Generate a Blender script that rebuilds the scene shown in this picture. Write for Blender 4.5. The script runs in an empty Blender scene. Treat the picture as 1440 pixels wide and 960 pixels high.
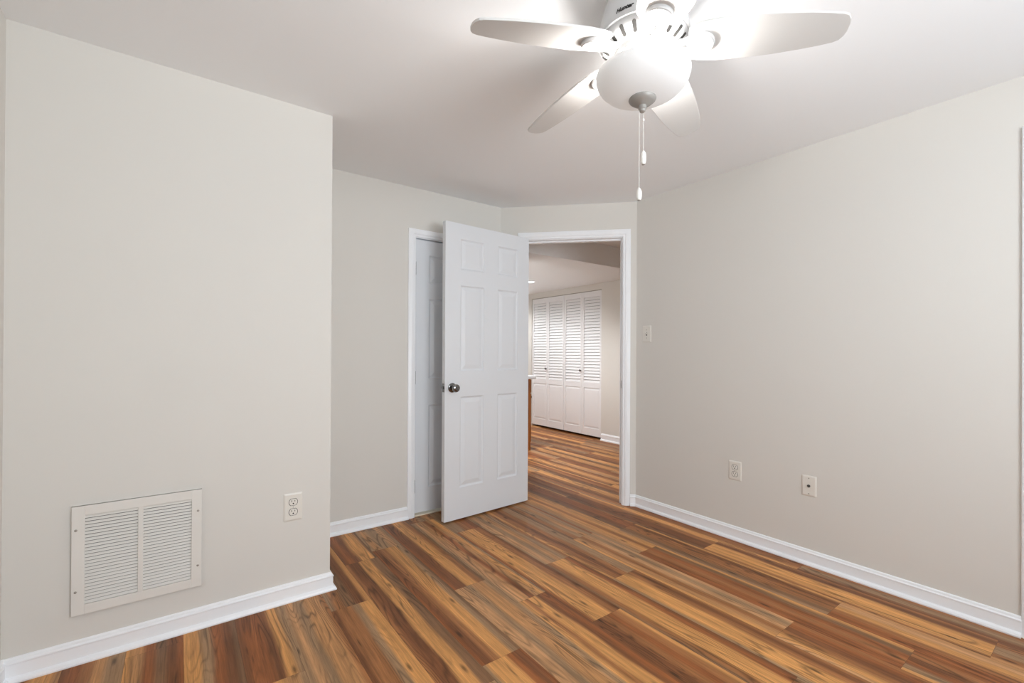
import bpy, bmesh, math, random
from mathutils import Vector, Matrix

# ------------------------------------------------------------------ camera, light, exposure
SC = bpy.context.scene
COL = SC.collection
H = 2.30                     # ceiling height
EYE = 1.154

cam_d = bpy.data.cameras.new('camera')
cam = bpy.data.objects.new('camera', cam_d)
COL.objects.link(cam)
SC.camera = cam
TH, PIT, ROL = 0.6313, 0.0029, -0.0050
fw = Vector((math.sin(TH), math.cos(TH), 0)); rt = Vector((math.cos(TH), -math.sin(TH), 0)); up = Vector((0, 0, 1))
F = fw * math.cos(PIT) + up * math.sin(PIT)
U = up * math.cos(PIT) - fw * math.sin(PIT)
R_ = rt * math.cos(ROL) - U * math.sin(ROL)
U_ = U * math.cos(ROL) + rt * math.sin(ROL)
m = Matrix((R_, U_, -F)).transposed().to_4x4()
m.translation = (0, 0, EYE)
cam.matrix_world = m
cam_d.sensor_width = 36.0
cam_d.lens = 36.0 * 639.99 / 1440
cam_d.shift_y = 13.34 / 1440
cam_d.clip_start = 0.02

SC.view_settings.view_transform = 'Standard'
SC.view_settings.look = 'None'
SC.view_settings.gamma = 1
SC.view_settings.use_curve_mapping = False
SC.view_settings.exposure = 0.0
SC.cycles.use_denoising = True
SC.cycles.max_bounces = 10
SC.cycles.diffuse_bounces = 6
SC.cycles.sample_clamp_indirect = 4.0

W = bpy.data.worlds.new('world'); SC.world = W
W.use_nodes = True
W.node_tree.nodes['Background'].inputs[0].default_value = (0.75, 0.87, 1.0, 1)
W.node_tree.nodes['Background'].inputs[1].default_value = 1.0


def area(name, loc, target, sx, sy, power, color=(1, 1, 1)):
    d = bpy.data.lights.new(name, 'AREA'); d.shape = 'RECTANGLE'; d.size = sx; d.size_y = sy
    d.energy = power; d.color = color
    o = bpy.data.objects.new(name, d); COL.objects.link(o); o.location = loc
    o.rotation_euler = (Vector(target) - Vector(loc)).to_track_quat('-Z', 'Y').to_euler()
    return o


# added fill light standing in for daylight at two unseen windows (outside the panes)
REAR = -1.05                 # wall behind the camera
WEST = -0.491                # side wall left of the camera
FILL_REAR, FILL_SIDE = 89, 3
area('fill_rear', (1.10, REAR - 0.32, 1.40), (1.10, 0.6, 2.00), 1.9, 1.2, FILL_REAR, (0.885, 0.95, 1.0))
area('fill_side', (WEST - 0.32, -0.35, 1.30), (1.2, -0.35, 2.2), 1.0, 1.2, FILL_SIDE, (0.885, 0.95, 1.0))
FAN_POWER = 15.0
BOWL_GLOW = 0.24
HALL_POWER = 60.0

# ------------------------------------------------------------------ materials
def new_mat(name):
    mt = bpy.data.materials.new(name); mt.use_nodes = True
    return mt, mt.node_tree, mt.node_tree.nodes['Principled BSDF']


def srgb(r, g, b):
    def f(c):
        c /= 255.0
        return c / 12.92 if c <= 0.04045 else ((c + 0.055) / 1.055) ** 2.4
    return (f(r), f(g), f(b), 1)


def paint(name, col, rough=0.5, bump=0.0, scale=300, spec=0.5, metal=0.0, vary=0.0):
    mt, nt, p = new_mat(name)
    p.inputs['Roughness'].default_value = rough
    p.inputs['Metallic'].default_value = metal
    p.inputs['Specular IOR Level'].default_value = spec
    tc = nt.nodes.new('ShaderNodeTexCoord')
    n = nt.nodes.new('ShaderNodeTexNoise'); n.inputs['Scale'].default_value = scale; n.inputs['Detail'].default_value = 3
    nt.links.new(tc.outputs['Object'], n.inputs['Vector'])
    mx = nt.nodes.new('ShaderNodeMix'); mx.data_type = 'RGBA'
    mx.inputs[6].default_value = col
    mx.inputs[7].default_value = tuple(c * (1 - vary) for c in col[:3]) + (1,)
    nt.links.new(n.outputs['Fac'], mx.inputs[0])
    nt.links.new(mx.outputs[2], p.inputs['Base Color'])
    if bump:
        b = nt.nodes.new('ShaderNodeBump'); b.inputs['Strength'].default_value = bump; b.inputs['Distance'].default_value = 0.002
        nt.links.new(n.outputs['Fac'], b.inputs['Height'])
        nt.links.new(b.outputs['Normal'], p.inputs['Normal'])
    return mt


M = {}
M['wall'] = paint('wall_paint', srgb(224, 221, 215), 0.85, 0.0, 250, 0.25, vary=0.01)
M['ceiling'] = paint('ceiling_paint', srgb(244, 245, 246), 0.9, 0.0, 250, 0.2, vary=0.01)
M['trim'] = paint('trim_paint', srgb(249, 251, 254), 0.35, 0.0, 40, 0.5)
M['door'] = paint('door_paint', srgb(227, 230, 234), 0.42, 0.03, 180, 0.5)
M['louver'] = paint('louver_paint', srgb(240, 240, 241), 0.4, 0.0, 40, 0.5)
M['grille'] = paint('grille_enamel', srgb(230, 227, 221), 0.4, 0.0, 40, 0.5)
M['plate'] = paint('plate_plastic', srgb(232, 228, 220), 0.3, 0.0, 40, 0.5)
M['dark'] = paint('void_shade', srgb(48, 46, 44), 0.8, 0.0, 40, 0.2)  # shade inside the closet, vents and slots put into the colour
M['slot'] = paint('slot_dark', srgb(70, 66, 62), 0.6, 0.0, 40, 0.3)
M['duct_shade'] = paint('duct_shadow', srgb(92, 86, 78), 0.8, 0.0, 40, 0.2)
M['chrome'] = paint('brushed_nickel', srgb(128, 127, 126), 0.18, 0.0, 40, 0.5, metal=1.0)
M['screw'] = paint('screw_metal', srgb(165, 160, 152), 0.35, 0.0, 40, 0.5, metal=0.6)
M['fan'] = paint('fan_enamel', srgb(196, 195, 194), 0.4, 0.0, 40, 0.5)
M['blade'] = paint('blade_white', srgb(206, 204, 201), 0.5, 0.02, 120, 0.4)
M['finial'] = paint('finial_nickel', srgb(160, 157, 152), 0.5, 0.0, 40, 0.5, metal=0.35)
M['bead'] = paint('bead_white', srgb(235, 233, 228), 0.3, 0.0, 40, 0.5)
M['ink'] = paint('logo_ink', srgb(35, 33, 32), 0.6, 0.0, 40, 0.3)
M['counter'] = paint('counter_white', srgb(235, 236, 238), 0.25, 0.0, 60, 0.5, vary=0.04)
M['threshold'] = paint('threshold_cream', srgb(238, 228, 208), 0.5, 0.0, 60, 0.4)


def wood_mat(name, c1, c2):
    mt, nt, p = new_mat(name)
    tc = nt.nodes.new('ShaderNodeTexCoord'); mp = nt.nodes.new('ShaderNodeMapping')
    mp.inputs['Scale'].default_value = (30, 30, 2.2)
    n = nt.nodes.new('ShaderNodeTexNoise'); n.inputs['Scale'].default_value = 1.6; n.inputs['Detail'].default_value = 6
    rp = nt.nodes.new('ShaderNodeValToRGB')
    rp.color_ramp.elements[0].position = 0.3; rp.color_ramp.elements[0].color = c1
    rp.color_ramp.elements[1].position = 0.75; rp.color_ramp.elements[1].color = c2
    nt.links.new(tc.outputs['Object'], mp.inputs['Vector']); nt.links.new(mp.outputs[0], n.inputs['Vector'])
    nt.links.new(n.outputs['Fac'], rp.inputs[0]); nt.links.new(rp.outputs[0], p.inputs['Base Color'])
    p.inputs['Roughness'].default_value = 0.4
    return mt


M['cabinet'] = wood_mat('oak_cabinet', srgb(120, 66, 22), srgb(196, 124, 58))

# opal glass of the lamp bowl: lit lamp glass, gives off light
mt, nt, p = new_mat('opal_glass')
p.inputs['Base Color'].default_value = srgb(205, 204, 203)
p.inputs['Specular IOR Level'].default_value = 0.2
p.inputs['Roughness'].default_value = 0.7
p.inputs['Emission Color'].default_value = (1.0, 0.985, 0.965, 1)
p.inputs['Emission Strength'].default_value = BOWL_GLOW
M['glass'] = mt
mt, nt, p = new_mat('bulb_glow')
p.inputs['Emission Color'].default_value = (1, 0.97, 0.92, 1); p.inputs['Emission Strength'].default_value = 6.0
M['bulb'] = mt
mt, nt, p = new_mat('downlight_glow')
p.inputs['Emission Color'].default_value = (1, 0.98, 0.95, 1); p.inputs['Emission Strength'].default_value = 8.0
M['downlight'] = mt
mt, nt, p = new_mat('window_glass')
tr = nt.nodes.new('ShaderNodeBsdfTransparent'); gl = nt.nodes.new('ShaderNodeBsdfGlossy'); gl.inputs['Roughness'].default_value = 0.02
mx = nt.nodes.new('ShaderNodeMixShader'); mx.inputs[0].default_value = 0.06
nt.links.new(tr.outputs[0], mx.inputs[1]); nt.links.new(gl.outputs[0], mx.inputs[2])
nt.links.new(mx.outputs[0], nt.nodes['Material Output'].inputs['Surface']); nt.nodes.remove(p)
M['pane'] = mt

# vinyl planks: colour bands come per plank from the mesh, fine grain, rings and knots from noise
mt, nt, p = new_mat('vinyl_plank')
N, Lk = nt.nodes.new, nt.links.new
att = N('ShaderNodeAttribute'); att.attribute_name = 'tone'
sd = N('ShaderNodeAttribute'); sd.attribute_name = 'seed'
geo = N('ShaderNodeTexCoord')
off = N('ShaderNodeVectorMath'); off.operation = 'ADD'
cmb = N('ShaderNodeCombineXYZ')
sm = N('ShaderNodeMath'); sm.operation = 'MULTIPLY'; sm.inputs[1].default_value = 37.0
Lk(sd.outputs['Fac'], sm.inputs[0]); Lk(sm.outputs[0], cmb.inputs['Z']); Lk(sm.outputs[0], cmb.inputs['Y'])
Lk(geo.outputs['Object'], off.inputs[0]); Lk(cmb.outputs[0], off.inputs[1])


def noise(scale_vec, detail, rough=0.55, dist=0.0):
    mp = N('ShaderNodeMapping'); mp.inputs['Scale'].default_value = scale_vec
    n = N('ShaderNodeTexNoise'); n.inputs['Scale'].default_value = 1.0; n.inputs['Detail'].default_value = detail
    n.inputs['Roughness'].default_value = rough; n.inputs['Distortion'].default_value = dist
    Lk(off.outputs[0], mp.inputs['Vector']); Lk(mp.outputs[0], n.inputs['Vector'])
    return n.outputs['Fac']


def mrange(x, a, b, c, d):
    r = N('ShaderNodeMapRange'); r.inputs[1].default_value = a; r.inputs[2].default_value = b
    r.inputs[3].default_value = c; r.inputs[4].default_value = d
    Lk(x, r.inputs[0]); return r.outputs[0]


def math_(op, a, b=None, v=None):
    r = N('ShaderNodeMath'); r.operation = op
    Lk(a, r.inputs[0])
    if b is not None: Lk(b, r.inputs[1])
    elif v is not None: r.inputs[1].default_value = v
    return r.outputs[0]


grain = noise((260, 9.0, 1), 6, 0.7, 0.4)
streak = noise((70, 1.6, 1), 6, 0.7, 0.5)
blot = noise((14, 3.0, 1), 3, 0.5, 0.2)
g1 = mrange(grain, 0.3, 0.7, 0.78, 1.20)
g2 = mrange(streak, 0.33, 0.67, 0.74, 1.24)
g3 = mrange(blot, 0.3, 0.7, 0.88, 1.12)
# cathedral figure: contour lines of a slow noise, only where a mask allows
fig = noise((9, 0.8, 1), 2, 0.45, 0.4)
ring = math_('PINGPONG', math_('MULTIPLY', fig, v=22.0), v=0.5)
ringd = mrange(ring, 0.0, 0.24, 0.48, 1.04)
mask = mrange(noise((5, 1.1, 1.7), 2), 0.47, 0.58, 0.0, 1.0)
ringm = math_('ADD', math_('MULTIPLY', math_('SUBTRACT', ringd, v=1.0), mask), v=1.0)
# short dark cracks
crk = mrange(noise((46, 4, 1), 2, 0.5), 0.71, 0.78, 1.0, 0.5)
# knots
vm = N('ShaderNodeMapping'); vm.inputs['Scale'].default_value = (6.0, 1.6, 1)
vo = N('ShaderNodeTexVoronoi'); vo.inputs['Scale'].default_value = 1.0; vo.voronoi_dimensions = '2D'
Lk(off.outputs[0], vm.inputs['Vector']); Lk(vm.outputs[0], vo.inputs['Vector'])
knot = mrange(vo.outputs['Distance'], 0.015, 0.06, 0.35, 1.0)
tot = math_('MULTIPLY', math_('MULTIPLY', g1, g2), math_('MULTIPLY', g3, ringm))
tot = math_('MULTIPLY', math_('MULTIPLY', tot, crk), knot)
vmul = N('ShaderNodeVectorMath'); vmul.operation = 'SCALE'
Lk(att.outputs['Color'], vmul.inputs[0]); Lk(tot, vmul.inputs['Scale'])
Lk(vmul.outputs[0], p.inputs['Base Color'])
p.inputs['Roughness'].default_value = 0.46
p.inputs['Specular IOR Level'].default_value = 0.25
bm_ = N('ShaderNodeBump'); bm_.inputs['Strength'].default_value = 0.12; bm_.inputs['Distance'].default_value = 0.001
Lk(grain, bm_.inputs['Height']); Lk(bm_.outputs['Normal'], p.inputs['Normal'])
M['plank'] = mt


# ------------------------------------------------------------------ mesh helpers
class MB:
    def __init__(s):
        s.bm = bmesh.new()

    def box(s, a, b, bevel=0.0):
        x0, y0, z0 = a; x1, y1, z1 = b
        x0, x1 = min(x0, x1), max(x0, x1); y0, y1 = min(y0, y1), max(y0, y1); z0, z1 = min(z0, z1), max(z0, z1)
        v = [s.bm.verts.new(q) for q in ((x0, y0, z0), (x1, y0, z0), (x1, y1, z0), (x0, y1, z0),
                                         (x0, y0, z1), (x1, y0, z1), (x1, y1, z1), (x0, y1, z1))]
        fs = [s.bm.faces.new([v[i] for i in q]) for q in
              ((0, 3, 2, 1), (4, 5, 6, 7), (0, 1, 5, 4), (1, 2, 6, 5), (2, 3, 7, 6), (3, 0, 4, 7))]
        if bevel:
            es = list({e for f in fs for e in f.edges})
            bmesh.ops.bevel(s.bm, geom=es, offset=bevel, segments=2, profile=0.5, affect='EDGES')
        return s

    def loops(s, rings, close_u=True, cap0=False, cap1=False):
        """rings: list of equal-length point lists, joined in order"""
        vs = [[s.bm.verts.new(q) for q in r] for r in rings]
        n = len(vs[0])
        for a, b in zip(vs, vs[1:]):
            for i in range(n if close_u else n - 1):
                j = (i + 1) % n
                try: s.bm.faces.new((a[i], a[j], b[j], b[i]))
                except ValueError: pass
        if cap0: s.bm.faces.new(vs[0][::-1])
        if cap1: s.bm.faces.new(vs[-1])
        return s

    def lathe(s, prof, seg=48, c=(0, 0, 0), axis='Z', cap=True):
        rings = []
        for r, z in prof:
            r = max(r, 1e-5)
            ring = []
            for i in range(seg):
                a = 2 * math.pi * i / seg
                q = (r * math.cos(a), r * math.sin(a), z)
                if axis == 'X': q = (q[2], q[0], q[1])
                if axis == 'Y': q = (q[1], q[2], q[0])
                ring.append((q[0] + c[0], q[1] + c[1], q[2] + c[2]))
            rings.append(ring)
        return s.loops(rings, True, cap, cap)

    def tube(s, pts, r, seg=10):
        rings = []
        for i, q in enumerate(pts):
            q = Vector(q)
            d = (Vector(pts[min(i + 1, len(pts) - 1)]) - Vector(pts[max(i - 1, 0)])).normalized()
            a = d.orthogonal().normalized(); b = d.cross(a)
            rings.append([tuple(q + a * r * math.cos(t) + b * r * math.sin(t)) for t in [2 * math.pi * k / seg for k in range(seg)]])
        return s.loops(rings, True, True, True)

    def prism(s, prof, p0, p1, nrm, ext0=0.0, ext1=0.0):
        """sweep a profile [(out, z)] from p0 to p1; out goes along nrm; ext = mitre shear per unit of out"""
        p0 = Vector(p0); p1 = Vector(p1); d = (p1 - p0).normalized(); nrm = Vector(nrm).normalized()
        r0 = [tuple(p0 + nrm * o + Vector((0, 0, z)) - d * o * ext0) for o, z in prof]
        r1 = [tuple(p1 + nrm * o + Vector((0, 0, z)) + d * o * ext1) for o, z in prof]
        return s.loops([r0, r1], True, True, True)

    def xform(s, mtx):
        bmesh.ops.transform(s.bm, matrix=mtx, verts=s.bm.verts); return s

    def build(s, name, mat, parent=None, smooth=False, loc=None, kind=None, angle=35):
        bmesh.ops.recalc_face_normals(s.bm, faces=s.bm.faces)
        me = bpy.data.meshes.new(name); s.bm.to_mesh(me); s.bm.free()
        me.materials.append(mat)
        o = bpy.data.objects.new(name, me); COL.objects.link(o)
        if smooth:
            for f in me.polygons: f.use_smooth = True
            try: me.set_sharp_from_angle(angle=math.radians(angle))
            except Exception: pass
        if parent is not None: o.parent = parent
        if loc is not None: o.location = loc
        if kind: o['kind'] = kind
        return o


def tag(o, label, cat=None, group=None, kind=None):
    if label: o['label'] = label
    if cat: o['category'] = cat
    if group: o['group'] = group
    if kind: o['kind'] = kind
    return o


def empty(name, loc=(0, 0, 0), rz=0.0):
    o = bpy.data.objects.new(name, None); COL.objects.link(o)
    o.location = loc; o.rotation_euler = (0, 0, rz); o.empty_display_size = 0.1
    return o


def struct(o, label, cat):
    return tag(o, label, cat, None, 'structure')


# ------------------------------------------------------------------ the setting
XA, YL, YB = 0.597, 2.308, 2.971          # corner of the jutting wall, its face, closet wall face
B = Vector((2.056, 2.971, 0)); C = Vector((2.794, 2.226, 0)); XR = 2.794
DV = (C - B).normalized(); NV = Vector((-DV.y, DV.x, 0))   # along the angled wall, out of the room
T = 0.115
HX = 4.50                                  # hall closet wall
SOF = 2.08                                 # underside of the dropped hall ceiling
SOFY = 3.32

# --- floor: one mesh of plank bands
PW, PL, X0 = 0.1771, 1.181, 1.0825
DK = (124, 77, 45); MB_ = (158, 104, 61); LT = (206, 147, 86); TN = (184, 133, 85); GR = (160, 125, 91); RB = (148, 88, 47); PK = (192, 143, 98); DG = (130, 94, 64)
PALETTE = [
    [LT, LT, MB_, DK, MB_, GR], [GR, GR, TN, MB_, RB, DK], [DK, MB_, RB, LT, LT, TN], [MB_, DK, DK, LT, LT, GR],
    [PK, TN, GR, GR, MB_, DK], [LT, RB, MB_, DK, DG, LT], [DG, MB_, LT, LT, MB_, DK], [TN, PK, LT, MB_, RB, RB],
]
JOINT = {-5: 1.770, -4: 1.30, -3: 2.100, -2: 1.33, -1: 1.414, 0: 1.944, 1: 1.678, 2: 1.371, 3: 1.890, 4: 1.570, 5: 0.865,
         6: 1.687, 7: 1.984, 8: 1.505, 9: 1.067}
PROFILE = {}      # (row, k): list of colours across the plank, k = planks beyond the joint

for key, names in {
    (-1, 0): 'RB DK MB LT LT GR DG', (-1, -1): 'GR LT LT LT RB DK RB', (-1, 1): 'GR TN GR GR PK GR',
    (-2, 0): 'MB DK DK LT LT DG DG', (-2, 1): 'DK RB DK LT LT DG', (-2, -1): 'MB DK LT LT GR',
    (-3, -1): 'DK MB MB GR LT LT', (-3, 0): 'GR MB DG DK LT', (-4, 0): 'GR PK GR TN TN MB', (-4, -1): 'GR PK TN GR',
    (-5, 0): 'DK RB RB DK LT GR', (-5, -1): 'LT MB LT TN GR', (-6, 0): 'LT LT GR RB DK DG', (-6, 1): 'LT LT GR RB DK DG', (-7, 0): 'LT TN RB DG DK RB', (-7, 1): 'LT TN RB DG DK RB',
    (0, 0): 'RB DK DK LT LT MB DG', (0, -1): 'PK PK GR TN TN GR', (0, 1): 'MB DK LT GR',
    (1, 0): 'GR PK TN RB TN LT GR', (1, -1): 'GR LT MB LT LT DK RB DK', (1, 1): 'DK MB GR TN MB',
    (2, 0): 'RB LT LT LT MB DK', (2, -1): 'DK DK MB RB MB LT', (2, 1): 'GR GR MB RB DK',
    (3, 0): 'GR PK GR TN GR MB', (3, -1): 'DG MB LT LT LT RB DK', (3, -2): 'LT PK LT MB GR',
    (4, 0): 'LT MB DK MB GR GR', (4, -1): 'GR LT LT LT MB DK MB', (4, -2): 'TN LT MB DK',
    (5, 0): 'LT TN MB PK GR PK', (5, -1): 'PK LT MB DK RB MB', (5, 1): 'DG MB GR TN GR RB',
    (6, 0): 'GR TN LT MB LT TN', (6, -1): 'RB RB MB RB DG LT', (6, -2): 'LT GR RB DK MB RB',
    (7, 0): 'LT DG DK RB RB MB', (7, -1): 'GR DG MB MB DK LT', (7, 1): 'RB DK RB MB LT',
    (8, 0): 'DG DK DK MB LT', (8, -1): 'MB LT LT LT DK MB', (8, -2): 'TN MB GR GR MB DK',
    (9, 0): 'LT MB RB DK DK', (9, -1): 'DK GR MB GR DK',
}.items():
    PROFILE[key] = [dict(DK=DK, MB=MB_, LT=LT, TN=TN, GR=GR, RB=RB, PK=PK, DG=DG)[q] for q in names.split()]



def lin(c):
    return srgb(*c)[:3]


def vnoise(seed, n, amp, step):
    r = random.Random(seed)
    ks = [r.uniform(-1, 1) for _ in range(n // step + 3)]
    out = []
    for i in range(n):
        k, f = divmod(i, step); f = f / step; f = f * f * (3 - 2 * f)
        out.append(amp * (ks[k] * (1 - f) + ks[k + 1] * f))
    return out


def build_floor(xa, xb, ya, yb):
    verts, faces, cols, seeds = [], [], [], []
    NC, NR = 22, 28
    i0 = math.floor((xa - X0) / PW); i1 = math.ceil((xb - X0) / PW)
    rnd = random.Random(5)
    for i in range(i0, i1):
        j = JOINT.get(i, random.Random(i * 7 + 3).uniform(0, PL))
        k0 = math.floor((ya - j) / PL); k1 = math.ceil((yb - j) / PL)
        for k in range(k0, k1):
            rr = random.Random(i * 131 + k * 17 + 11)
            prof = PROFILE.get((i, k))
            if prof is None:
                prof = list(rr.choice(PALETTE))
                if rr.random() < 0.5: prof.reverse()
                s_ = rr.uniform(0.92, 1.06)
                prof = [tuple(c * s_ for c in q) for q in prof]
            pl = [lin(q) for q in prof]
            seed = rr.random() * 10
            wav = vnoise(i * 31 + k * 7, NR + 1, 0.35, 5)
            wav2 = vnoise(i * 37 + k * 5 + 1, NR + 1, 0.35, 9)
            y0 = max(ya, j + k * PL); y1 = min(yb, j + (k + 1) * PL)
            x0 = X0 + i * PW; g = 0.0003
            base = len(verts)
            for a in range(NR + 1):
                y = (j + k * PL) + PL * a / NR
                y = min(max(y, y0 + g), y1 - g)
                for b in range(NC + 1):
                    t = b / NC
                    verts.append((x0 + g + t * (PW - 2 * g), y, 0.0))
                    # band position wanders along the plank
                    tt = t + (wav[a] * math.sin(math.pi * t) * 0.10 + wav2[a] * math.sin(2 * math.pi * t) * 0.07)
                    tt = min(max(tt, 0), 1) * (len(pl) - 1)
                    q = min(int(tt), len(pl) - 2); f = tt - q
                    f = min(max((f - 0.5) * 2.3 + 0.5, 0), 1)
                    cols.append(tuple(pl[q][c] * (1 - f) + pl[q + 1][c] * f for c in range(3)))
                    seeds.append(seed)
            for a in range(NR):
                for b in range(NC):
                    v = base + a * (NC + 1) + b
                    faces.append((v, v + 1, v + NC + 2, v + NC + 1))
    # dark bed that shows in the seams
    n = len(verts)
    verts += [(xa, ya, -0.0006), (xb, ya, -0.0006), (xb, yb, -0.0006), (xa, yb, -0.0006)]
    faces.append((n, n + 1, n + 2, n + 3)); cols += [lin((70, 42, 24))] * 4; seeds += [0] * 4
    me = bpy.data.meshes.new('floor'); me.from_pydata(verts, [], faces); me.update()
    ca = me.color_attributes.new('tone', 'FLOAT_COLOR', 'POINT')
    ca.data.foreach_set('color', [x for c in cols for x in (*c, 1.0)])
    sa = me.attributes.new('seed', 'FLOAT', 'POINT'); sa.data.foreach_set('value', seeds)
    me.materials.append(M['plank'])
    o = bpy.data.objects.new('floor', me); COL.objects.link(o)
    return o


struct(build_floor(WEST - 0.05, HX + 0.05, REAR - 0.05, 6.6), 'multi-toned brown wood-look plank floor', 'floor')

# --- ceiling over room and near hall, dropped soffit further in the hall
mb = MB(); mb.box((WEST - 0.2, REAR - 0.2, H), (HX + 0.2, 6.7, H + 0.1))
struct(mb.build('ceiling', M['ceiling']), 'pale greige flat ceiling above the fan', 'ceiling')
mb = MB(); mb.box((2.06, SOFY, SOF), (HX + 0.1, 6.7, H - 0.001))
struct(mb.build('ceiling_hall', M['ceiling']), 'dropped hall ceiling seen through the open doorway', 'ceiling')

# --- walls
mb = MB(); mb.box((WEST - 0.1, YL, 0), (XA, YB + 0.6, H))
struct(mb.build('wall_left', M['wall']), 'jutting greige wall holding the return air grille', 'wall')


def wall_boxes(mb, along, thick, u0, u1, openings, zt=H):
    """axis-aligned wall with rectangular openings. along 'X' or 'Y'; thick=(t0,t1)"""
    def bx(a, b, z0, z1):
        if b - a < 1e-4 or z1 - z0 < 1e-4: return
        if along == 'X': mb.box((a, thick[0], z0), (b, thick[1], z1))
        else: mb.box((thick[0], a, z0), (thick[1], b, z1))
    cur = u0
    for a, b, z0, z1 in sorted(openings):
        bx(cur, a, 0, zt)
        bx(a, b, 0, z0); bx(a, b, z1, zt)
        cur = b
    bx(cur, u1, 0, zt)
    return mb


CD0, CD1, CDZ = 1.331, 1.945, 1.958        # closet door opening
wb = wall_boxes(MB(), 'X', (YB, YB + T), XA, B.x + 0.0, [(CD0, CD1, 0, CDZ)])
struct(wb.build('wall_back', M['wall']), 'greige wall with the closet door behind the open door', 'wall')
SW_Y0, SW_Y1 = -0.60, 0.215                # doorway in the right wall by the camera
wb = wall_boxes(MB(), 'Y', (XR, XR + T), REAR - T, C.y, [(SW_Y0, SW_Y1, 0, 2.03)])
struct(wb.build('wall_right', M['wall']), 'plain greige right wall with switch and two low wall plates', 'wall')
WIN = (0.20, 2.00, 0.88, 2.02)
wb = wall_boxes(MB(), 'X', (REAR - T, REAR), WEST - T, XR, [WIN])
struct(wb.build('wall_rear', M['wall']), 'greige wall with an added wide window behind the camera', 'wall')
WIN2 = (-0.80, 0.10, 0.88, 2.02)
wb = wall_boxes(MB(), 'Y', (WEST - T, WEST), REAR, YL, [WIN2])
struct(wb.build('wall_side', M['wall']), 'greige side wall at the left picture edge', 'wall')

# angled wall with the doorway (local frame: x along the wall, y out of the room)
ANG = math.atan2(DV.y, DV.x)
S0, S1, DZ = 0.195, 0.946, 2.036
LEN = (C - B).length
mb = MB()
mb.box((-0.02, 0, 0), (S0, T, H)); mb.box((S1, 0, 0), (LEN + 0.03, T, H)); mb.box((S0, 0, DZ), (S1, T, H))
o = mb.build('wall_corner', M['wall']); o.location = B; o.rotation_euler = (0, 0, ANG)
struct(o, 'short angled greige wall around the open doorway', 'wall')

# hall walls
CL0, CL1, CLZ = 4.156, 5.632, 1.996        # louvered closet opening
wb = wall_boxes(MB(), 'Y', (HX, HX + 0.12), 1.3, 6.6, [(CL0, CL1, 0, CLZ)])
struct(wb.build('wall_hall', M['wall']), 'hall wall around the white louvered closet doors', 'wall')
mb = MB(); mb.box((2.0, 6.5, 0), (HX + 0.12, 6.6, H))
struct(mb.build('wall_hall_end', M['wall']), 'far end wall of the hall', 'wall')
mb = MB(); mb.box((XR + T, 1.3, 0), (HX, 1.4, H))
struct(mb.build('wall_hall_near', M['wall']), 'near end wall of the hall', 'wall')
mb = MB(); mb.box((1.96, YB + T, 0), (2.056, 3.70, H)); mb.box((1.96, 3.60, 0), (2.72, 3.70, H)); mb.box((2.62, 3.70, 0), (2.72, 6.5, H))
struct(mb.build('wall_hall_side', M['wall']), 'hall side wall behind the oak cabinet', 'wall')
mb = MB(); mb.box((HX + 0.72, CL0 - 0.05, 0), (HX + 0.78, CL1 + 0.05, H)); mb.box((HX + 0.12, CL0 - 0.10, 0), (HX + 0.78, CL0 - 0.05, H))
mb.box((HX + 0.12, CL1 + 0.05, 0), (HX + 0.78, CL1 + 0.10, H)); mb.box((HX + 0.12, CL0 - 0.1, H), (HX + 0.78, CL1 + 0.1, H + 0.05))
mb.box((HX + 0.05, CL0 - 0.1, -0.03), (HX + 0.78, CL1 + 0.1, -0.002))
struct(mb.build('wall_hall_closet', M['dark']), 'closet interior coloured dark for shade behind the louvered doors', 'wall')

# --- unseen windows added behind the camera to admit the fill light
def window(name, along, c0, c1, z0, z1, pos, inward, label):
    root = empty(name, (0, 0, 0))
    def bx(mb, a, b, za, zb, t0, t1):
        if along == 'X': mb.box((a, pos + inward * t0, za), (b, pos + inward * t1, zb))
        else: mb.box((pos + inward * t0, a, za), (pos + inward * t1, b, zb))
    f = MB(); w = 0.045
    mid = (c0 + c1) / 2
    for a, b, za, zb in ((c0, c0 + w, z0, z1), (c1 - w, c1, z0, z1), (c0 + w, c1 - w, z0, z0 + w), (c0 + w, c1 - w, z1 - w, z1), (mid - w / 2, mid + w / 2, z0 + w, z1 - w)):
        bx(f, a, b, za, zb, -0.09, -0.03)
    f.build('window_frame', M['trim'], root)
    g = MB(); bx(g, c0 + w, mid - w / 2, z0 + w, z1 - w, -0.064, -0.060); g.build('pane', M['pane'], root)
    g = MB(); bx(g, mid + w / 2, c1 - w, z0 + w, z1 - w, -0.064, -0.060); g.build('pane', M['pane'], root)
    s_ = MB(); bx(s_, c0 - 0.04, c1 + 0.04, z0 - 0.025, z0, 0.0, 0.05); s_.build('window_sill', M['trim'], root)
    struct(root, label, 'window')


window('added_window_1', 'X', *WIN, REAR, 1, 'added wide white window behind the camera')
window('added_window_2', 'Y', *WIN2, WEST, 1, 'added white window beside the camera')

# --- baseboards: tall flat board, ogee cap and quarter-round shoe
BB = [(0, 0), (0.026, 0), (0.027, 0.006), (0.023, 0.014), (0.015, 0.019), (0.0125, 0.020), (0.0125, 0.061), (0.0145, 0.064),
      (0.0145, 0.068), (0.009, 0.072), (0.0075, 0.079), (0.004, 0.083), (0, 0.083)]
def bboard(name, p0, p1, nrm, e0, e1, label):
    mb = MB(); mb.prism(BB, p0, p1, nrm, e0, e1)
    return struct(mb.build(name, M['trim'], smooth=True, angle=25), label, 'baseboard')


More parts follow.
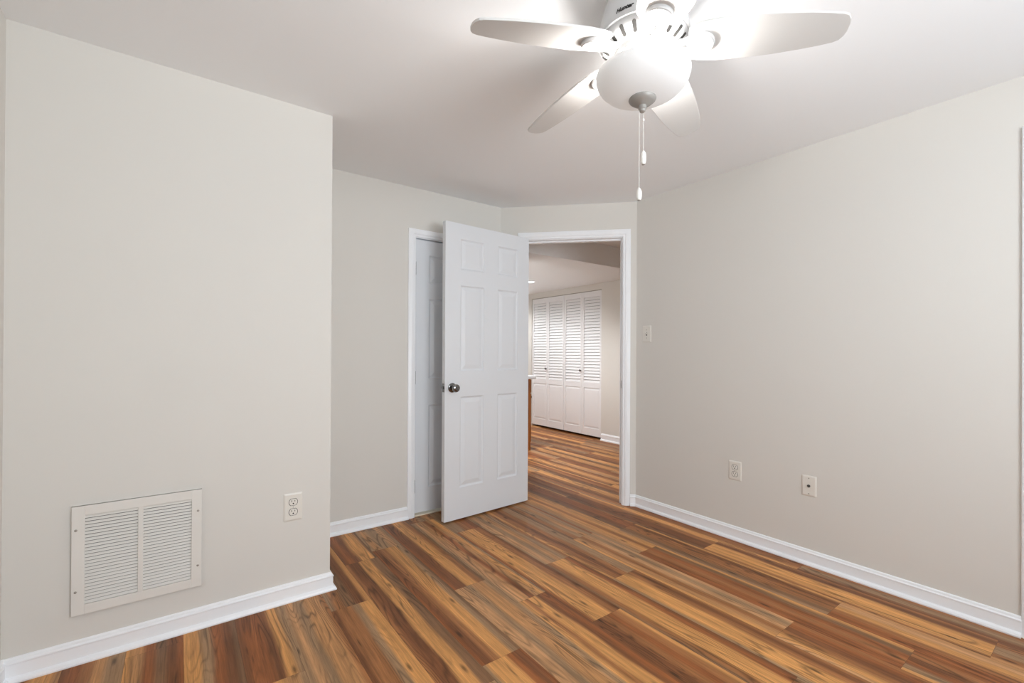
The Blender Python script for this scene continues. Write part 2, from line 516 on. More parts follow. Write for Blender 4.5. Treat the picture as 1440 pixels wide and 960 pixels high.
mb = MB(); mb.prism(BB, (WEST, YL, 0), (XA, YL, 0), (0, -1, 0), -1, 1); mb.prism(BB, (XA, YL, 0), (XA, YB, 0), (1, 0, 0), 1, -1)
struct(mb.build('baseboard_left', M['trim'], smooth=True, angle=25), 'white baseboard under the return air grille', 'baseboard')
bboard('baseboard_back', (XA, YB, 0), (1.281, YB, 0), (0, -1, 0), -1, 0, 'short white baseboard left of the closet door')
bboard('baseboard_right', (XR, 0.272, 0), (XR, C.y, 0), (-1, 0, 0), 0, -0.42, 'long white baseboard along the right wall')
mb = MB(); mb.prism(BB, B + DV * 1.0045, B + DV * LEN, -NV, 0, -0.42)
struct(mb.build('baseboard_corner', M['trim'], smooth=True, angle=25), 'tiny white baseboard piece beside the doorway', 'baseboard')
bboard('baseboard_side', (WEST, REAR, 0), (WEST, YL, 0), (1, 0, 0), -1, -1, 'white baseboard on the side wall')
bboard('baseboard_rear', (WEST, REAR, 0), (XR, REAR, 0), (0, 1, 0), -1, -1, 'white baseboard under the added rear window')
BBH = [(o_, z * 1.12) for o_, z in BB]
mb = MB(); mb.prism(BBH, (HX, 1.4, 0), (HX, CL0 - 0.01, 0), (-1, 0, 0), 0, 0)
struct(mb.build('baseboard_hall', M['trim'], smooth=True, angle=25), 'white hall baseboard beside the louvered closet', 'baseboard')
mb = MB(); mb.prism(BBH, (HX, CL1 + 0.01, 0), (HX, 6.5, 0), (-1, 0, 0), 0, 0)
struct(mb.build('baseboard_hall_far', M['trim'], smooth=True, angle=25), 'white hall baseboard past the louvered closet', 'baseboard')

# --- door casings. Local frame: x along the wall, y = 0 wall face with -y into the room
CAS = [(0.0, 0.0), (0.0, 0.009), (0.004, 0.012), (0.016, 0.013), (0.020, 0.017), (0.034, 0.018), (0.040, 0.015), (0.052, 0.013), (0.057, 0.010), (0.057, 0.0)]  # (across, out)
def casing(name, s0, s1, zt, w, depth, loc, rz, mat, stop=True):
    """mitred three sided casing + jamb lining"""
    root = empty(name, loc, rz)
    k = w / 0.057
    mb = MB()
    left_b = [(s0 - a * k, -o_, 0.0) for a, o_ in CAS]; left_t = [(s0 - a * k, -o_, zt + a * k) for a, o_ in CAS]
    right_t = [(s1 + a * k, -o_, zt + a * k) for a, o_ in CAS]; right_b = [(s1 + a * k, -o_, 0.0) for a, o_ in CAS]
    mb.loops([left_b, left_t, right_t, right_b], True, True, True)
    mb.build('casing', mat, root, smooth=True, angle=25)
    j = 0.019
    mb = MB()
    mb.box((s0, 0, 0), (s0 + 0.004, depth, zt)); mb.box((s1 - 0.004, 0, 0), (s1, depth, zt)); mb.box((s0, 0, zt - 0.004), (s1, depth, zt))
    mb.build('jamb', mat, root)
    if stop:
        mb = MB(); d0, d1 = 0.042, 0.080
        mb.box((s0 + 0.004, d0, 0), (s0 + 0.014, d1, zt - 0.004)); mb.box((s1 - 0.014, d0, 0), (s1 - 0.004, d1, zt - 0.004))
        mb.box((s0 + 0.014, d0, zt - 0.014), (s1 - 0.014, d1, zt - 0.004))
        mb.build('door_stop', mat, root)
    return root


r = casing('trim_1', CD0, CD1, CDZ, 0.055, T, (0, YB, 0), 0.0, M['trim'])
struct(r, 'white casing around the closet door', 'door casing')
r2 = casing('trim_2', S0, S1, DZ, 0.057, T, B, ANG, M['trim'])
struct(r2, 'white casing around the open doorway to the hall', 'door casing')
# strike plate on the right jamb
mb = MB(); mb.box((S1 - 0.0055, 0.008, 0.885), (S1 - 0.0038, 0.036, 0.942)); mb.build('strike_plate', M['chrome'], r2)
# hall side casing
r3 = casing('trim_3', -S1, -S0, DZ, 0.057, 0.001, B + NV * T, ANG + math.pi, M['trim'], False)
struct(r3, 'white casing on the hall side of the doorway', 'door casing')
# the casing at the right picture edge: local x runs along -Y
r4 = casing('trim_4', -SW_Y1, -SW_Y0, 2.03, 0.057, T, (XR, 0, 0), -math.pi / 2, M['trim'])
struct(r4, 'white casing at the right picture edge', 'door casing')


# --- panel doors
def panel_leaf(mb, w, h, t, panels, both=True):
    """leaf from x 0..w, y 0..t, z 0..h, raised panels (x0,x1,z0,z1) pressed into the faces"""
    xs = sorted({0, w, *[q for p_ in panels for q in p_[:2]]}); zs = sorted({0, h, *[q for p_ in panels for q in p_[2:]]})
    def inside(cx, cz): return any(p_[0] < cx < p_[1] and p_[2] < cz < p_[3] for p_ in panels)
    for yf, sg in ((0.0, 1), (t, -1)):
        for a, b in zip(xs, xs[1:]):
            for c, d in zip(zs, zs[1:]):
                if inside((a + b) / 2, (c + d) / 2): continue
                mb.bm.faces.new([mb.bm.verts.new(q) for q in ((a, yf, c), (b, yf, c), (b, yf, d), (a, yf, d))])
        for a, b, c, d in panels:
            rings = []
            for ins, dep in ((0, 0), (0.003, 0.004), (0.009, 0.0085), (0.013, 0.009), (0.017, 0.0085), (0.040, 0.003), (0.044, 0.0025)):
                y = yf + sg * dep
                rings.append([(a + ins, y, c + ins), (b - ins, y, c + ins), (b - ins, y, d - ins), (a + ins, y, d - ins)])
            mb.loops(rings, True, False, True)
    e = [(0, 0), (w, 0), (w, h), (0, h)]
    mb.loops([[(x, 0, z) for x, z in e], [(x, t, z) for x, z in e]], True)
    bmesh.ops.remove_doubles(mb.bm, verts=mb.bm.verts, dist=1e-5)
    return mb


def hinge(root, x, y, z, mat, hh=0.089):
    mb = MB(); mb.lathe([(0.0, -hh / 2 - 0.004), (0.004, -hh / 2 - 0.003), (0.0055, -hh / 2), (0.0055, hh / 2), (0.004, hh / 2 + 0.003), (0, hh / 2 + 0.004)], 12, (x, y, z))
    mb.build('hinge', mat, root, smooth=True)


def knob(root, x, y, z, sg):
    """door knob sticking out along sg*y"""
    e = empty('door_knob', (x, y, z)); e.parent = root
    def lat(prof, name, mat):
        mb = MB(); mb.lathe([(a, sg * b) for a, b in prof], 28, (0, 0, 0), 'Y'); return mb.build(name, mat, e, smooth=True)
    lat([(0.0, 0.0), (0.032, 0.0), (0.033, 0.003), (0.030, 0.007), (0.020, 0.010), (0.014, 0.011), (0, 0.011)], 'rose', M['chrome'])
    lat([(0.012, 0.008), (0.0115, 0.024), (0.015, 0.030), (0.023, 0.036), (0.0275, 0.045), (0.0275, 0.052), (0.024, 0.060), (0.016, 0.064), (0.010, 0.0645), (0.009, 0.063), (0, 0.063)], 'knob', M['chrome'])


# open bedroom door
DA, DB = Vector((1.4353, 2.7227, 0)), Vector((2.1811, 2.7688, 0))
dd = (DA - DB); DW = dd.length
door = empty('door_1', (DB.x, DB.y, 0.012), math.atan2(dd.y, dd.x))
cols_ = [(0.110, 0.301), (0.425, 0.626)]
rows_ = [(0.212, 0.836), (1.010, 1.600), (1.709, 1.918)]
# local x from hinge to free edge; local y>0 = towards the camera side. thickness lies on -y
mb = panel_leaf(MB(), DW, 2.023, 0.035, [(a, b, c, d) for a, b in cols_ for c, d in rows_])
mb.xform(Matrix.Translation((0, -0.035, 0)))
mb.build('door_leaf', M['door'], door)
knob(door, 0.690, 0.0, 0.900, 1); knob(door, 0.690, -0.035, 0.900, -1)
mb = MB(); mb.box((DW - 0.0005, -0.030, 0.872), (DW + 0.0012, -0.005, 0.930)); mb.box((DW, -0.024, 0.893), (DW + 0.010, -0.011, 0.910), 0.002)
mb.build('latch_plate', M['chrome'], door)
for z in (0.19, 1.0, 1.80): hinge(door, -0.005, 0.0 - 0.040, z, M['chrome'])
struct(door, 'open white six-panel door with a nickel knob', 'door')

# closet door behind it
door = empty('door_2', (CD0 + 0.006, YB + 0.008, 0.022))
wcd = CD1 - CD0 - 0.012
pc = [(0.104, 0.255), (wcd - 0.255, wcd - 0.104)]
mb = panel_leaf(MB(), wcd, 1.923, 0.035, [(a, b, c, d) for a, b in pc for c, d in ((0.170, 0.755), (0.942, 1.511), (1.621, 1.820))])
mb.build('door_leaf', M['door'], door)
for z in (0.188, 0.95, 1.718): hinge(door, -0.004, -0.004, z, M['chrome'])
knob(door, wcd - 0.06, 0.0, 0.88, -1)
struct(door, 'closed white panel door half hidden behind the open door', 'door')
mb = MB(); mb.box((CD0 + 0.004, YB - 0.004, 0), (CD1 - 0.004, YB + T, 0.010), 0.002)
struct(mb.build('trim_5', M['threshold']), 'pale cream threshold strip under the closet door', 'threshold')

# door at the right edge of the picture
door = empty('door_3', (XR + 0.045, SW_Y1 - 0.006, 0.012), -math.pi / 2)
wd = SW_Y1 - SW_Y0 - 0.012
mb = panel_leaf(MB(), wd, 2.010, 0.035, [(a, b, c, d) for a, b in ((0.115, 0.33), (wd - 0.33, wd - 0.115)) for c, d in rows_])
mb.build('door_leaf', M['door'], door); knob(door, 0.07, 0.0, 0.9, -1)
struct(door, 'white panel door in the right wall outside the picture', 'door')

# --- louvered bifold closet doors in the hall
def bifold(name, y0, y1, knob_at, label):
    """pair of leaves between y0 (far) and y1 (near); face at x = HX + 0.012 looking to -x"""
    root = empty(name, (HX + 0.012, y0, 0.030), -math.pi / 2)     # local x runs towards -Y, local y = +X
    n = 2; w = (y0 - y1) / n; hgt = CLZ - 0.030 - 0.010
    for k in range(n):
        a = k * w + 0.0015; b = (k + 1) * w - 0.0015; st = 0.034; t = 0.028
        mb = MB()
        mb.box((a, 0, 0), (a + st, t, hgt), 0.002); mb.box((b - st, 0, 0), (b, t, hgt), 0.002)
        for z0, z1 in ((0, 0.10), (0.645, 0.715), (hgt - 0.075, hgt)): mb.box((a + st, 0.001, z0), (b - st, t - 0.001, z1))
        leaf = mb.build('bifold_leaf', M['louver'], root)
        mb = MB(); nl = 28; z0, z1 = 0.715, hgt - 0.075; ph = (z1 - z0) / nl
        for q in range(nl):
            zc = z0 + (q + 0.5) * ph
            # slat tilted down towards the viewer
            mb.loops([[(x, 0.003, zc - ph * 0.47), (x, 0.017, zc + ph * 0.46), (x, 0.021, zc + ph * 0.42), (x, 0.007, zc - ph * 0.50)] for x in (a + st, b - st)], True, True, True)
        mb.build('louver_panel', M['louver'], leaf)
        mb = MB()
        rings = []
        for ins, dep in ((0, 0.010), (0.002, 0.010), (0.030, 0.003), (0.034, 0.003)):
            rings.append([(a + st + ins, dep, 0.10 + ins), (b - st - ins, dep, 0.10 + ins), (b - st - ins, dep, 0.645 - ins), (a + st + ins, dep, 0.645 - ins)])
        rings = [[(q[0], 0.020, q[2]) for q in rings[0]]] + rings
        mb.loops(rings, True, True, True)
        mb.build('raised_panel', M['louver'], leaf)
        if k == knob_at:
            mb = MB(); mb.lathe([(0, 0), (0.009, 0), (0.007, -0.008), (0.010, -0.014), (0.016, -0.020), (0.016, -0.026), (0.010, -0.031), (0, -0.032)], 20, (b - 0.017, 0, 0.878), 'Y')
            mb.build('closet_knob', M['chrome'], leaf, smooth=True)
    return struct(root, label, 'door')


mid = (CL0 + CL1) / 2
bifold('door_4', CL1 - 0.004, mid + 0.0015, 0, 'far pair of white louvered bifold closet doors')
bifold('door_5', mid - 0.0015, CL0 + 0.004, 0, 'near pair of white louvered bifold closet doors')
mb = MB(); mb.box((HX + 0.016, CL0, CLZ - 0.012), (HX + 0.05, CL1, CLZ + 0.0))
struct(mb.build('trim_6', M['screw']), 'metal track above the louvered closet doors', 'door track')

# ------------------------------------------------------------------ ceiling fan
FX, FY = 1.1751, 0.9169
fan = empty('ceiling_fan', (FX, FY, H))
tag(fan, 'white five-blade ceiling fan with a lit opal glass bowl', 'ceiling fan')
FZ = lambda z: z - H
mb = MB()
mb.lathe([(0.095, FZ(2.2995)), (0.100, FZ(2.285)), (0.118, FZ(2.245)), (0.132, FZ(2.200)), (0.139, FZ(2.160)), (0.1405, FZ(2.142)), (0.139, FZ(2.138)), (0.133, FZ(2.137)), (0.05, FZ(2.137))], 64)
mb.build('motor_housing', M['fan'], fan, smooth=True)
hous = fan.children[0]
# lower vented bell
mb = MB()
mb.lathe([(0.050, FZ(2.137)), (0.1325, FZ(2.137)), (0.131, FZ(2.128)), (0.120, FZ(2.116)), (0.104, FZ(2.104)), (0.096, FZ(2.098)), (0.05, FZ(2.098))], 64)
bell = mb.build('vented_bell', M['fan'], fan, smooth=True)
for k in range(20):
    mb = MB()
    a = math.radians(161.72 + 9 + 18 * k)
    # oblong slot lying on the cone between r .105 and .127
    d = Vector((math.cos(a), math.sin(a), 0)); t_ = Vector((-math.sin(a), math.cos(a), 0))
    p0 = d * 0.1065 + Vector((0, 0, FZ(2.1058))); p1 = d * 0.1245 + Vector((0, 0, FZ(2.1205)))
    ax = (p1 - p0).normalized(); nn = ax.cross(t_).normalized()
    if nn.z > 0: nn = -nn
    hw = 0.0056; ln = (p1 - p0).length
    ring = [p0 + t_ * hw * math.cos(math.pi * q / 8) - ax * hw * math.sin(math.pi * q / 8) for q in range(9)] + \
           [p1 - t_ * hw * math.cos(math.pi * q / 8) + ax * hw * math.sin(math.pi * q / 8) for q in range(9)]
    mb.loops([[tuple(v - nn * 0.003) for v in ring], [tuple(v + nn * 0.0012) for v in ring]], True, True, True)
    mb.build('vent_slot', M['dark'], bell)
# flywheel hub and light fitter
mb = MB()
mb.lathe([(0.04, FZ(2.098)), (0.088, FZ(2.098)), (0.088, FZ(2.080)), (0.032, FZ(2.078)), (0.032, FZ(2.064)), (0.030, FZ(2.062)), (0.01, FZ(2.062))], 48)
mb.build('light_fitter', M['fan'], fan, smooth=True)

BLO = [(0.135, 0.050), (0.150, 0.062), (0.175, 0.069), (0.22, 0.074), (0.30, 0.0735), (0.38, 0.069), (0.45, 0.061), (0.50, 0.053), (0.530, 0.0465), (0.543, 0.040), (0.551, 0.027), (0.5545, 0.012)]
BLO = BLO + [(r_, -h_) for r_, h_ in reversed(BLO)]
def make_blade():
    mb = MB(); th_ = 0.0055
    up_ = [(r_, s_, th_ / 2) for r_, s_ in BLO]; dn = [(r_, s_, -th_ / 2) for r_, s_ in BLO]
    up2 = [(r_ - 0.001 if r_ > 0.3 else r_ + 0.001, s_ * 0.985, th_ / 2 + 0.0008) for r_, s_ in BLO]
    dn2 = [(r_ - 0.001 if r_ > 0.3 else r_ + 0.001, s_ * 0.985, -th_ / 2 - 0.0008) for r_, s_ in BLO]
    mb.loops([dn2, dn, up_, up2], True, True, True)
    bl = mb.build('blade', M['blade'], fan)
    # blade iron: round fluted medallion under the blade and a forked arm to the hub
    mb = MB()
    cx = 0.172; zb = -0.0035
    prof = [(0.0, 0.0), (0.0385, 0.0), (0.0395, -0.005), (0.0385, -0.010), (0.035, -0.0125), (0.033, -0.0115), (0.030, -0.0105), (0.012, -0.0095), (0, -0.0095)]
    mb.lathe([(a, b + zb) for a, b in prof], 40, (cx, 0, 0))
    for k in range(7):      # radiating flutes
        a = math.radians(-75 + 25 * k)
        c0 = Vector((cx - 0.018, 0, zb - 0.0098)); c1 = Vector((cx + 0.031 * math.cos(a), 0.031 * math.sin(a), zb - 0.0108))
        mb.tube([c0, c0.lerp(c1, 0.5), c1], 0.0016, 6)
    for sg in (-1, 1):      # fork
        mb.loops([[(cx - 0.020, sg * 0.034, zb - 0.001), (cx - 0.020, sg * 0.020, zb - 0.001), (cx - 0.020, sg * 0.020, zb - 0.012), (cx - 0.020, sg * 0.034, zb - 0.012)],
                  [(0.118, sg * 0.022, zb - 0.002), (0.118, sg * 0.006, zb - 0.002), (0.118, sg * 0.006, zb - 0.014), (0.118, sg * 0.022, zb - 0.014)],
                  [(0.086, sg * 0.020, zb + 0.002), (0.086, sg * 0.002, zb + 0.002), (0.086, sg * 0.002, zb - 0.012), (0.086, sg * 0.020, zb - 0.012)]], True, True, True)
    ir = mb.build('blade_iron', M['fan'], bl, smooth=True)
    mb = MB()
    for sg in (-1, 1): mb.lathe([(0, 0), (0.0045, 0), (0.0042, -0.002), (0.002, -0.003), (0, -0.003)], 12, (0.112, sg * 0.013, zb - 0.014))
    mb.build('screw', M['screw'], ir, smooth=True)
    return bl


DROOP = math.atan(0.0353 / 0.349)
def place_blade(bl, az):
    d = Vector((math.cos(az), math.sin(az), -math.tan(DROOP))).normalized(); t_ = Vector((-math.sin(az), math.cos(az), 0))
    upv = d.cross(t_); pb = math.radians(12)
    tt = t_ * math.cos(pb) - upv * math.sin(pb); nn = d.cross(tt)
    mm = Matrix((d, tt, nn)).transposed().to_4x4(); mm.translation = (0, 0, FZ(2.064 + 0.0353 * 0.549 / 0.349))
    bl.matrix_local = mm


blade0 = make_blade()
place_blade(blade0, math.radians(161.72))
for k in range(1, 5):
    c = blade0.copy(); COL.objects.link(c); c.parent = fan
    for ch in blade0.children:
        cc = ch.copy(); COL.objects.link(cc); cc.parent = c
        for g in ch.children:
            gg = g.copy(); COL.objects.link(gg); gg.parent = cc
    place_blade(c, math.radians(161.72 - 72 * k))

# glass bowl, open at the top
mb = MB()
prof = [(0.1395, 2.0335), (0.1435, 2.0335), (0.1445, 2.030), (0.1440, 2.021), (0.1405, 2.009), (0.1325, 1.995), (0.118, 1.981), (0.097, 1.969), (0.072, 1.9605), (0.040, 1.9555), (0.0, 1.954)]
inn = [(0.0, 1.958), (0.040, 1.9595), (0.072, 1.9645), (0.096, 1.973), (0.115, 1.985), (0.129, 1.998), (0.1365, 2.011), (0.1395, 2.022), (0.1395, 2.0335)]
rings = []
for r_, z in prof + inn:
    rings.append([(max(r_, 1e-4) * math.cos(2 * math.pi * i / 64), max(r_, 1e-4) * math.sin(2 * math.pi * i / 64), FZ(z)) for i in range(64)])
mb.loops(rings)
bmesh.ops.remove_doubles(mb.bm, verts=mb.bm.verts, dist=1e-5)
tag(mb.build('glass_bowl', M['glass'], fan, smooth=True, angle=60), 'lit white opal glass bowl')
mb = MB(); mb.lathe([(0.0, FZ(0.009 + 1.958)), (0.030, FZ(0.009 + 1.950)), (0.041, FZ(0.009 + 1.9475)), (0.0425, FZ(0.009 + 1.944)), (0.040, FZ(0.009 + 1.939)), (0.030, FZ(0.009 + 1.931)), (0.014, FZ(0.009 + 1.925)), (0.0125, FZ(0.009 + 1.924)), (0.0125, FZ(0.009 + 1.914)), (0.010, FZ(0.009 + 1.912)), (0.009, FZ(0.009 + 1.906)), (0.005, FZ(0.009 + 1.903)), (0, FZ(0.009 + 1.903))], 40)
tag(mb.build('finial', M['finial'], fan, smooth=True), 'grey metal finial under the bowl')
for k in range(3):
    a = math.radians(30 + 120 * k)
    mb = MB(); mb.lathe([(0, 0.030), (0.008, 0.029), (0.010, 0.020), (0.014, 0.008), (0.016, -0.004), (0.012, -0.016), (0, -0.02)], 20, (0.078 * math.cos(a), 0.078 * math.sin(a), FZ(1.992)))
    mb.build('bulb', M['bulb'], fan, smooth=True)

for k in range(3):
    a = math.radians(90 + 120 * k)
    ld = bpy.data.lights.new('bulb_light', 'POINT'); ld.energy = FAN_POWER / 3; ld.shadow_soft_size = 0.03; ld.color = (1.0, 0.985, 0.965)
    lo = bpy.data.objects.new('bulb_light', ld); COL.objects.link(lo); lo.parent = fan
    lo.location = (0.052 * math.cos(a), 0.052 * math.sin(a), FZ(2.012))


# pull chains
def chain(dx, dy, ztop, zp0, zp1):
    mb = MB(); z = ztop; n = 0
    zs = []
    while z > zp0: zs.append(z); z -= 0.0044
    for z in zs: mb.lathe([(0, 0.0013), (0.0009, 0.0009), (0.0013, 0), (0.0009, -0.0009), (0, -0.0013)], 6, (dx, dy, FZ(z)), cap=False)
    mb.tube([(dx, dy, FZ(ztop)), (dx, dy, FZ(zp0))], 0.0005, 5)
    ch = mb.build('pull_chain', M['bead'], fan)
    mb = MB(); hh = zp0 - zp1
    mb.lathe([(0.0, zp0), (0.003, zp0 - 0.001), (0.0075, zp0 - 0.008), (0.0085, zp0 - 0.013), (0.0085, zp1 + 0.010), (0.0075, zp1 + 0.003), (0.0055, zp1), (0, zp1)], 18, (dx, dy, -H))
    kn = mb.build('pull_knob', M['bead'], ch, smooth=True)
    mb = MB(); mb.lathe([(0.0, zp1 + 0.002), (0.0045, zp1 + 0.001), (0.0045, zp1 - 0.002), (0, zp1 - 0.002)], 14, (dx, dy, -H))
    mb.build('end_cap', M['screw'], kn, smooth=True)


RT = Vector((math.cos(TH), -math.sin(TH), 0))
chain(*(RT * -0.0095)[:2], 1.926, 1.674, 1.636)
chain(*(RT * 0.0035)[:2], 1.906, 1.792, 1.749)
mb = MB(); mb.lathe([(0, 0.004), (0.003, 0.003), (0.0035, 0), (0.003, -0.003), (0, -0.004)], 10, (RT.x * 0.0035, RT.y * 0.0035, FZ(1.888)))
mb.build('chain_connector', M['bead'], fan, smooth=True)


# maker's script on the housing band
def lettering(text, az0, zc, size):
    cu = bpy.data.curves.new('lettering', 'FONT'); cu.body = text; cu.size = size; cu.shear = 0.35; cu.align_x = 'CENTER'; cu.align_y = 'CENTER'
    cu.extrude = 0.0004; cu.offset = 0.0006
    tmp = bpy.data.objects.new('lettering', cu); COL.objects.link(tmp)
    dg = bpy.context.evaluated_depsgraph_get(); me = bpy.data.meshes.new_from_object(tmp.evaluated_get(dg))
    bpy.data.objects.remove(tmp)
    # housing radius falls with height above the seam
    def rad(z):
        pts = [(2.142, 0.1405), (2.160, 0.139), (2.200, 0.132), (2.245, 0.118)]
        for (z0, r0), (z1, r1) in zip(pts, pts[1:]):
            if z <= z1: return r0 + (r1 - r0) * (z - z0) / (z1 - z0)
        return 0.118
    xs_ = [v.co.x for v in me.vertices]; ys_ = [v.co.y for v in me.vertices]
    mx_, my_ = (min(xs_) + max(xs_)) / 2, (min(ys_) + max(ys_)) / 2
    for v in me.vertices:
        x, y, z = v.co.x - mx_, v.co.y - my_, v.co.z
        zz = zc + y; rr = rad(zz) + 0.0006 + z
        a = az0 + x / rr
        v.co = (rr * math.cos(a), rr * math.sin(a), FZ(zz))
    me.materials.append(M['ink'])
    o = bpy.data.objects.new('lettering', me); COL.objects.link(o); o.parent = hous
    tag(o, 'dark script lettering on the housing')


lettering('Hunter', math.radians(196.5), 2.1605, 0.0180)

# ------------------------------------------------------------------ things on the walls
# return air grille on the jutting wall
VX0, VX1, VZ0, VZ1 = -0.315, 0.079, 0.177, 0.578
gr = empty('return_air_grille', ((VX0 + VX1) / 2, YL, VZ0))
tag(gr, 'large cream metal return air grille low on the left wall', 'air grille')
gw, gh = VX1 - VX0, VZ1 - VZ0
mb = MB()
bL, bR, bT, bB = 0.036, 0.034, 0.036, 0.036; mu0, mu1 = -0.008, 0.008
xa_, xb_ = -gw / 2, gw / 2
def frame_box(x0, x1, z0, z1): mb.box((x0, -0.0135, z0), (x1, -0.004, z1), 0.001)
frame_box(xa_, xa_ + bL, 0, gh); frame_box(xb_ - bR, xb_, 0, gh); frame_box(xa_ + bL, xb_ - bR, 0, bB); frame_box(xa_ + bL, xb_ - bR, gh - bT, gh); frame_box(mu0, mu1, bB, gh - bT)
# turned-in flange all around
for a, b in (((xa_, 0), (xa_ + 0.002, gh)), ((xb_ - 0.002, 0), (xb_, gh)), ((xa_, 0), (xb_, 0.002)), ((xa_, gh - 0.002), (xb_, gh))):
    mb.box((a[0], -0.0125, a[1]), (b[0], 0.0, b[1]))
mb.build('grille_frame', M['grille'], gr)
for x0, x1 in ((xa_ + bL, mu0), (mu1, xb_ - bR)):
    mb = MB(); n = 27; ph = (gh - bT - bB) / n
    for k in range(n):
        zc = bB + (k + 0.5) * ph
        mb.loops([[(x, -0.0112, zc - ph * 0.36), (x, -0.0050, zc + ph * 0.34), (x, -0.0042, zc + ph * 0.29), (x, -0.0104, zc - ph * 0.41)] for x in (x0, x1)], True, True, True)
    mb.build('louver_bank', M['grille'], gr)
mb = MB(); mb.box((xa_ + bL - 0.002, -0.0019, bB - 0.002), (xb_ - bR + 0.002, -0.0006, gh - bT + 0.002)); mb.build('duct_shade_sheet', M['duct_shade'], gr)  # dark sheet on the wall face, painted shade of a duct
for x in (xa_ + 0.012, xb_ - 0.012):
    for z in (0.087, gh - 0.087):
        mb = MB(); mb.lathe([(0, 0), (0.0045, 0), (0.0042, -0.0016), (0.002, -0.0025), (0, -0.0025)], 14, (x, -0.0135, z), 'Y'); mb.build('screw', M['screw'], gr, smooth=True)


# wall plates: local x across, local y = into the wall, -y out
def rounded_plate(w, h, d=0.0055):
    mb = MB(); r0 = 0.004
    def ring(ins, y):
        out = []
        for cx, cz, a0 in ((w / 2 - r0, h / 2 - r0, 0), (-w / 2 + r0, h / 2 - r0, 90), (-w / 2 + r0, -h / 2 + r0, 180), (w / 2 - r0, -h / 2 + r0, 270)):
            for q in range(5):
                a = math.radians(a0 + 22.5 * q); rr = max(r0 - ins * 0.3, 0.001)
                sx = (abs(cx) - ins * 0.7) * (1 if cx > 0 else -1); sz = (abs(cz) - ins * 0.7) * (1 if cz > 0 else -1)
                out.append((sx + rr * math.cos(a), y, sz + rr * math.sin(a)))
        return out
    mb.loops([ring(0, 0), ring(0, -d * 0.35), ring(0.003, -d * 0.75), ring(0.007, -d), ring(0.009, -d)], True, True, True)
    return mb


def screw(root, x, z, y=-0.0055, r_=0.0032, mat='screw'):
    mb = MB(); mb.lathe([(0, 0.001), (r_, 0.001), (r_ * 0.95, -0.0008), (r_ * 0.5, -0.0014), (0, -0.0014)], 14, (x, y, z), 'Y'); mb.build('screw', M[mat], root, smooth=True)


def duplex(loc, rz, w, h, label, group='duplex power outlets'):
    root = empty('power_outlet', loc, rz); tag(root, label, 'power outlet', group)
    rounded_plate(w, h).build('cover_plate', M['plate'], root, smooth=True, angle=30)
    for sz in (-1, 1):
        zc = sz * 0.0205 * h / 0.115
        def oval(k, y):
            pts = []
            for q in range(32):
                a = 2 * math.pi * q / 32
                x = 0.0175 * k * math.cos(a); z = 0.0175 * k * math.sin(a)
                pts.append((x, y, zc + max(-0.0145 * k, min(0.0145 * k, z))))
            return pts
        mb = MB(); mb.loops([oval(1.13, -0.0052), oval(1.13, -0.0057)], True, True, True)
        rec = mb.build('receptacle', M['slot'], root)
        mb = MB(); mb.loops([oval(1, -0.0053), oval(1, -0.0066), oval(0.95, -0.0072)], True, True, True)
        mb.build('receptacle_face', M['plate'], rec, smooth=True, angle=30)
        mb = MB()
        mb.box((-0.0078, -0.0075, zc + 0.001), (-0.0054, -0.0068, zc + 0.0095)); mb.box((0.0054, -0.0075, zc + 0.002), (0.0078, -0.0068, zc + 0.009))
        mb.lathe([(0, -0.0068), (0.0032, -0.0068), (0.0032, -0.0075), (0, -0.0075)], 12, (0, 0, zc - 0.0062), 'Y')
        mb.build('slots', M['dark'], rec)
    screw(root, 0, 0, r_=0.0026)
    return root


duplex((0.431, YL, 0.432), 0.0, 0.080, 0.128, 'cream duplex power outlet right of the return air grille')
duplex((XR, 1.4645, 0.4265), -math.pi / 2, 0.080, 0.118, 'cream duplex power outlet on the right wall')
jp = empty('wall_jack', (XR, 1.053, 0.430), -math.pi / 2); tag(jp, 'cream plate with one round cable jack on the right wall', 'cable jack')
rounded_plate(0.072, 0.112).build('cover_plate', M['plate'], jp, smooth=True, angle=30)
mb = MB(); mb.lathe([(0, -0.005), (0.0078, -0.005), (0.0078, -0.008), (0.0055, -0.0085), (0.0048, -0.013), (0.003, -0.0135), (0, -0.0128)], 18, (0, 0, 0), 'Y')
tag(mb.build('jack', M['slot'], jp, smooth=True), 'dark metal cable jack')
screw(jp, 0, 0.042); screw(jp, 0, -0.042)
sw = empty('light_switch', (XR, 2.1295, 1.295), -math.pi / 2); tag(sw, 'cream toggle light switch on the right wall beside the doorway', 'light switch')
rounded_plate(0.075, 0.122).build('cover_plate', M['plate'], sw, smooth=True, angle=30)
mb = MB(); mb.box((-0.0052, -0.0062, -0.012), (0.0052, -0.0054, 0.012)); b_ = mb.build('toggle_slot', M['slot'], sw)
mb = MB(); mb.loops([[(-0.0042, -0.005, -0.006), (0.0042, -0.005, -0.006), (0.0042, -0.005, 0.006), (-0.0042, -0.005, 0.006)], [(-0.0034, -0.017, 0.005), (0.0034, -0.017, 0.005), (0.0034, -0.0145, 0.011), (-0.0034, -0.0145, 0.011)]], True, True, True)
mb.build('toggle', M['plate'], sw); screw(sw, 0, 0.030); screw(sw, 0, -0.030)

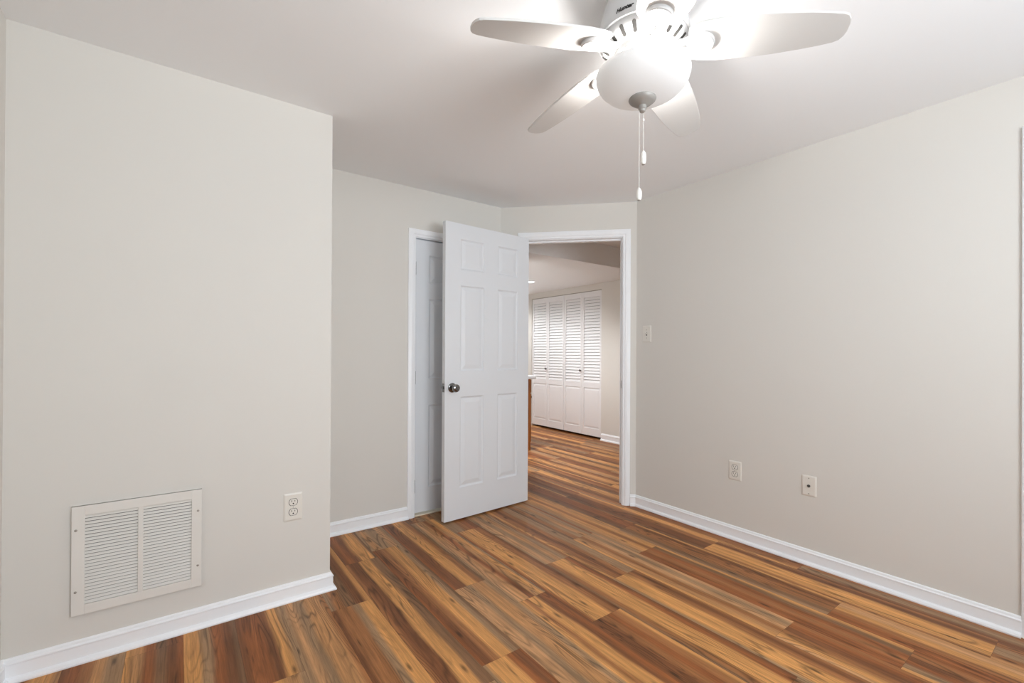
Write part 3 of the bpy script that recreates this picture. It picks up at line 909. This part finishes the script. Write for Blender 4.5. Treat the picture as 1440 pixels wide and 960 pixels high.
# ------------------------------------------------------------------ the hall
cb = empty('base_cabinet', (3.362, 4.195, 0.0)); tag(cb, 'oak base cabinet edge showing past the open door', 'cabinet')
mb = MB(); mb.box((-0.58, 0, 0.09), (-0.020, 1.80, 0.840)); mb.box((-0.58, 0.0, 0.0), (-0.075, 1.80, 0.09)); mb.box((-0.085, 0, 0), (-0.020, 0.018, 0.09))
mb.build('cabinet_body', M['cabinet'], cb)
for k in range(3):
    y0 = 0.012 + k * 0.597; y1 = y0 + 0.585
    mb = MB(); rings = []
    for ins, x in ((0, -0.0195), (0, -0.002), (0.003, 0.0), (0.055, 0.0), (0.060, -0.006), (0.066, -0.007), (0.095, -0.001), (0.10, -0.001)):
        rings.append([(x, y0 + ins, 0.10 + ins), (x, y1 - ins, 0.10 + ins), (x, y1 - ins, 0.665 - ins), (x, y0 + ins, 0.665 - ins)])
    mb.loops(rings, True, True, True); dr = mb.build('cabinet_door', M['cabinet'], cb)
    mb = MB(); mb.lathe([(0, 0), (0.007, 0), (0.006, 0.010), (0.015, 0.018), (0.015, 0.024), (0.008, 0.028), (0, 0.0285)], 18, (0.0, y0 + 0.035, 0.625), 'X'); mb.build('knob', M['slot'], dr, smooth=True)
    mb = MB(); mb.box((-0.0195, y0, 0.680), (0.0, y1, 0.830), 0.003); dr = mb.build('drawer_front', M['cabinet'], cb)
    mb = MB(); mb.lathe([(0, 0), (0.007, 0), (0.006, 0.010), (0.015, 0.018), (0.015, 0.024), (0.008, 0.028), (0, 0.0285)], 18, (0.0, (y0 + y1) / 2, 0.755), 'X'); mb.build('knob', M['slot'], dr, smooth=True)
mb = MB(); mb.box((2.722, 4.165, 0.841), (3.402, 6.0, 0.881), 0.008)
tag(mb.build('countertop', M['counter']), 'white countertop end above the oak cabinet', 'countertop')


def downlight(x, y, label, power):  # power in watts
    rl = empty('recessed_light', (x, y, SOF)); tag(rl, label, 'recessed light', 'recessed lights in the hall ceiling')
    mb = MB(); mb.lathe([(0.058, 0.0), (0.075, 0.0), (0.076, -0.003), (0.070, -0.006), (0.058, -0.006), (0.058, 0.0)], 36, cap=False); mb.build('trim_ring', M['trim'], rl, smooth=True)
    mb = MB(); mb.lathe([(0, -0.001), (0.058, -0.001), (0.057, -0.004), (0, -0.0045)], 36); mb.build('lens', M['downlight'], rl, smooth=True)
    d = bpy.data.lights.new('downlight', 'SPOT'); d.energy = power; d.spot_size = math.radians(160); d.spot_blend = 0.6; d.shadow_soft_size = 0.05; d.color = (0.96, 0.98, 1.0)
    o = bpy.data.objects.new('downlight', d); COL.objects.link(o); o.parent = rl; o.location = (0, 0, -0.02)
    return rl


downlight(3.70, 4.67, 'recessed hall ceiling light glowing beside the open door edge', HALL_POWER * 0.36)
downlight(3.75, 5.75, 'recessed hall ceiling light further along the hall', HALL_POWER * 0.7)
downlight(2.74, 3.95, 'added unseen ceiling light filling the hall, behind the open door', HALL_POWER * 2.7)  # invented lamp out of view, evens out the hall brightness
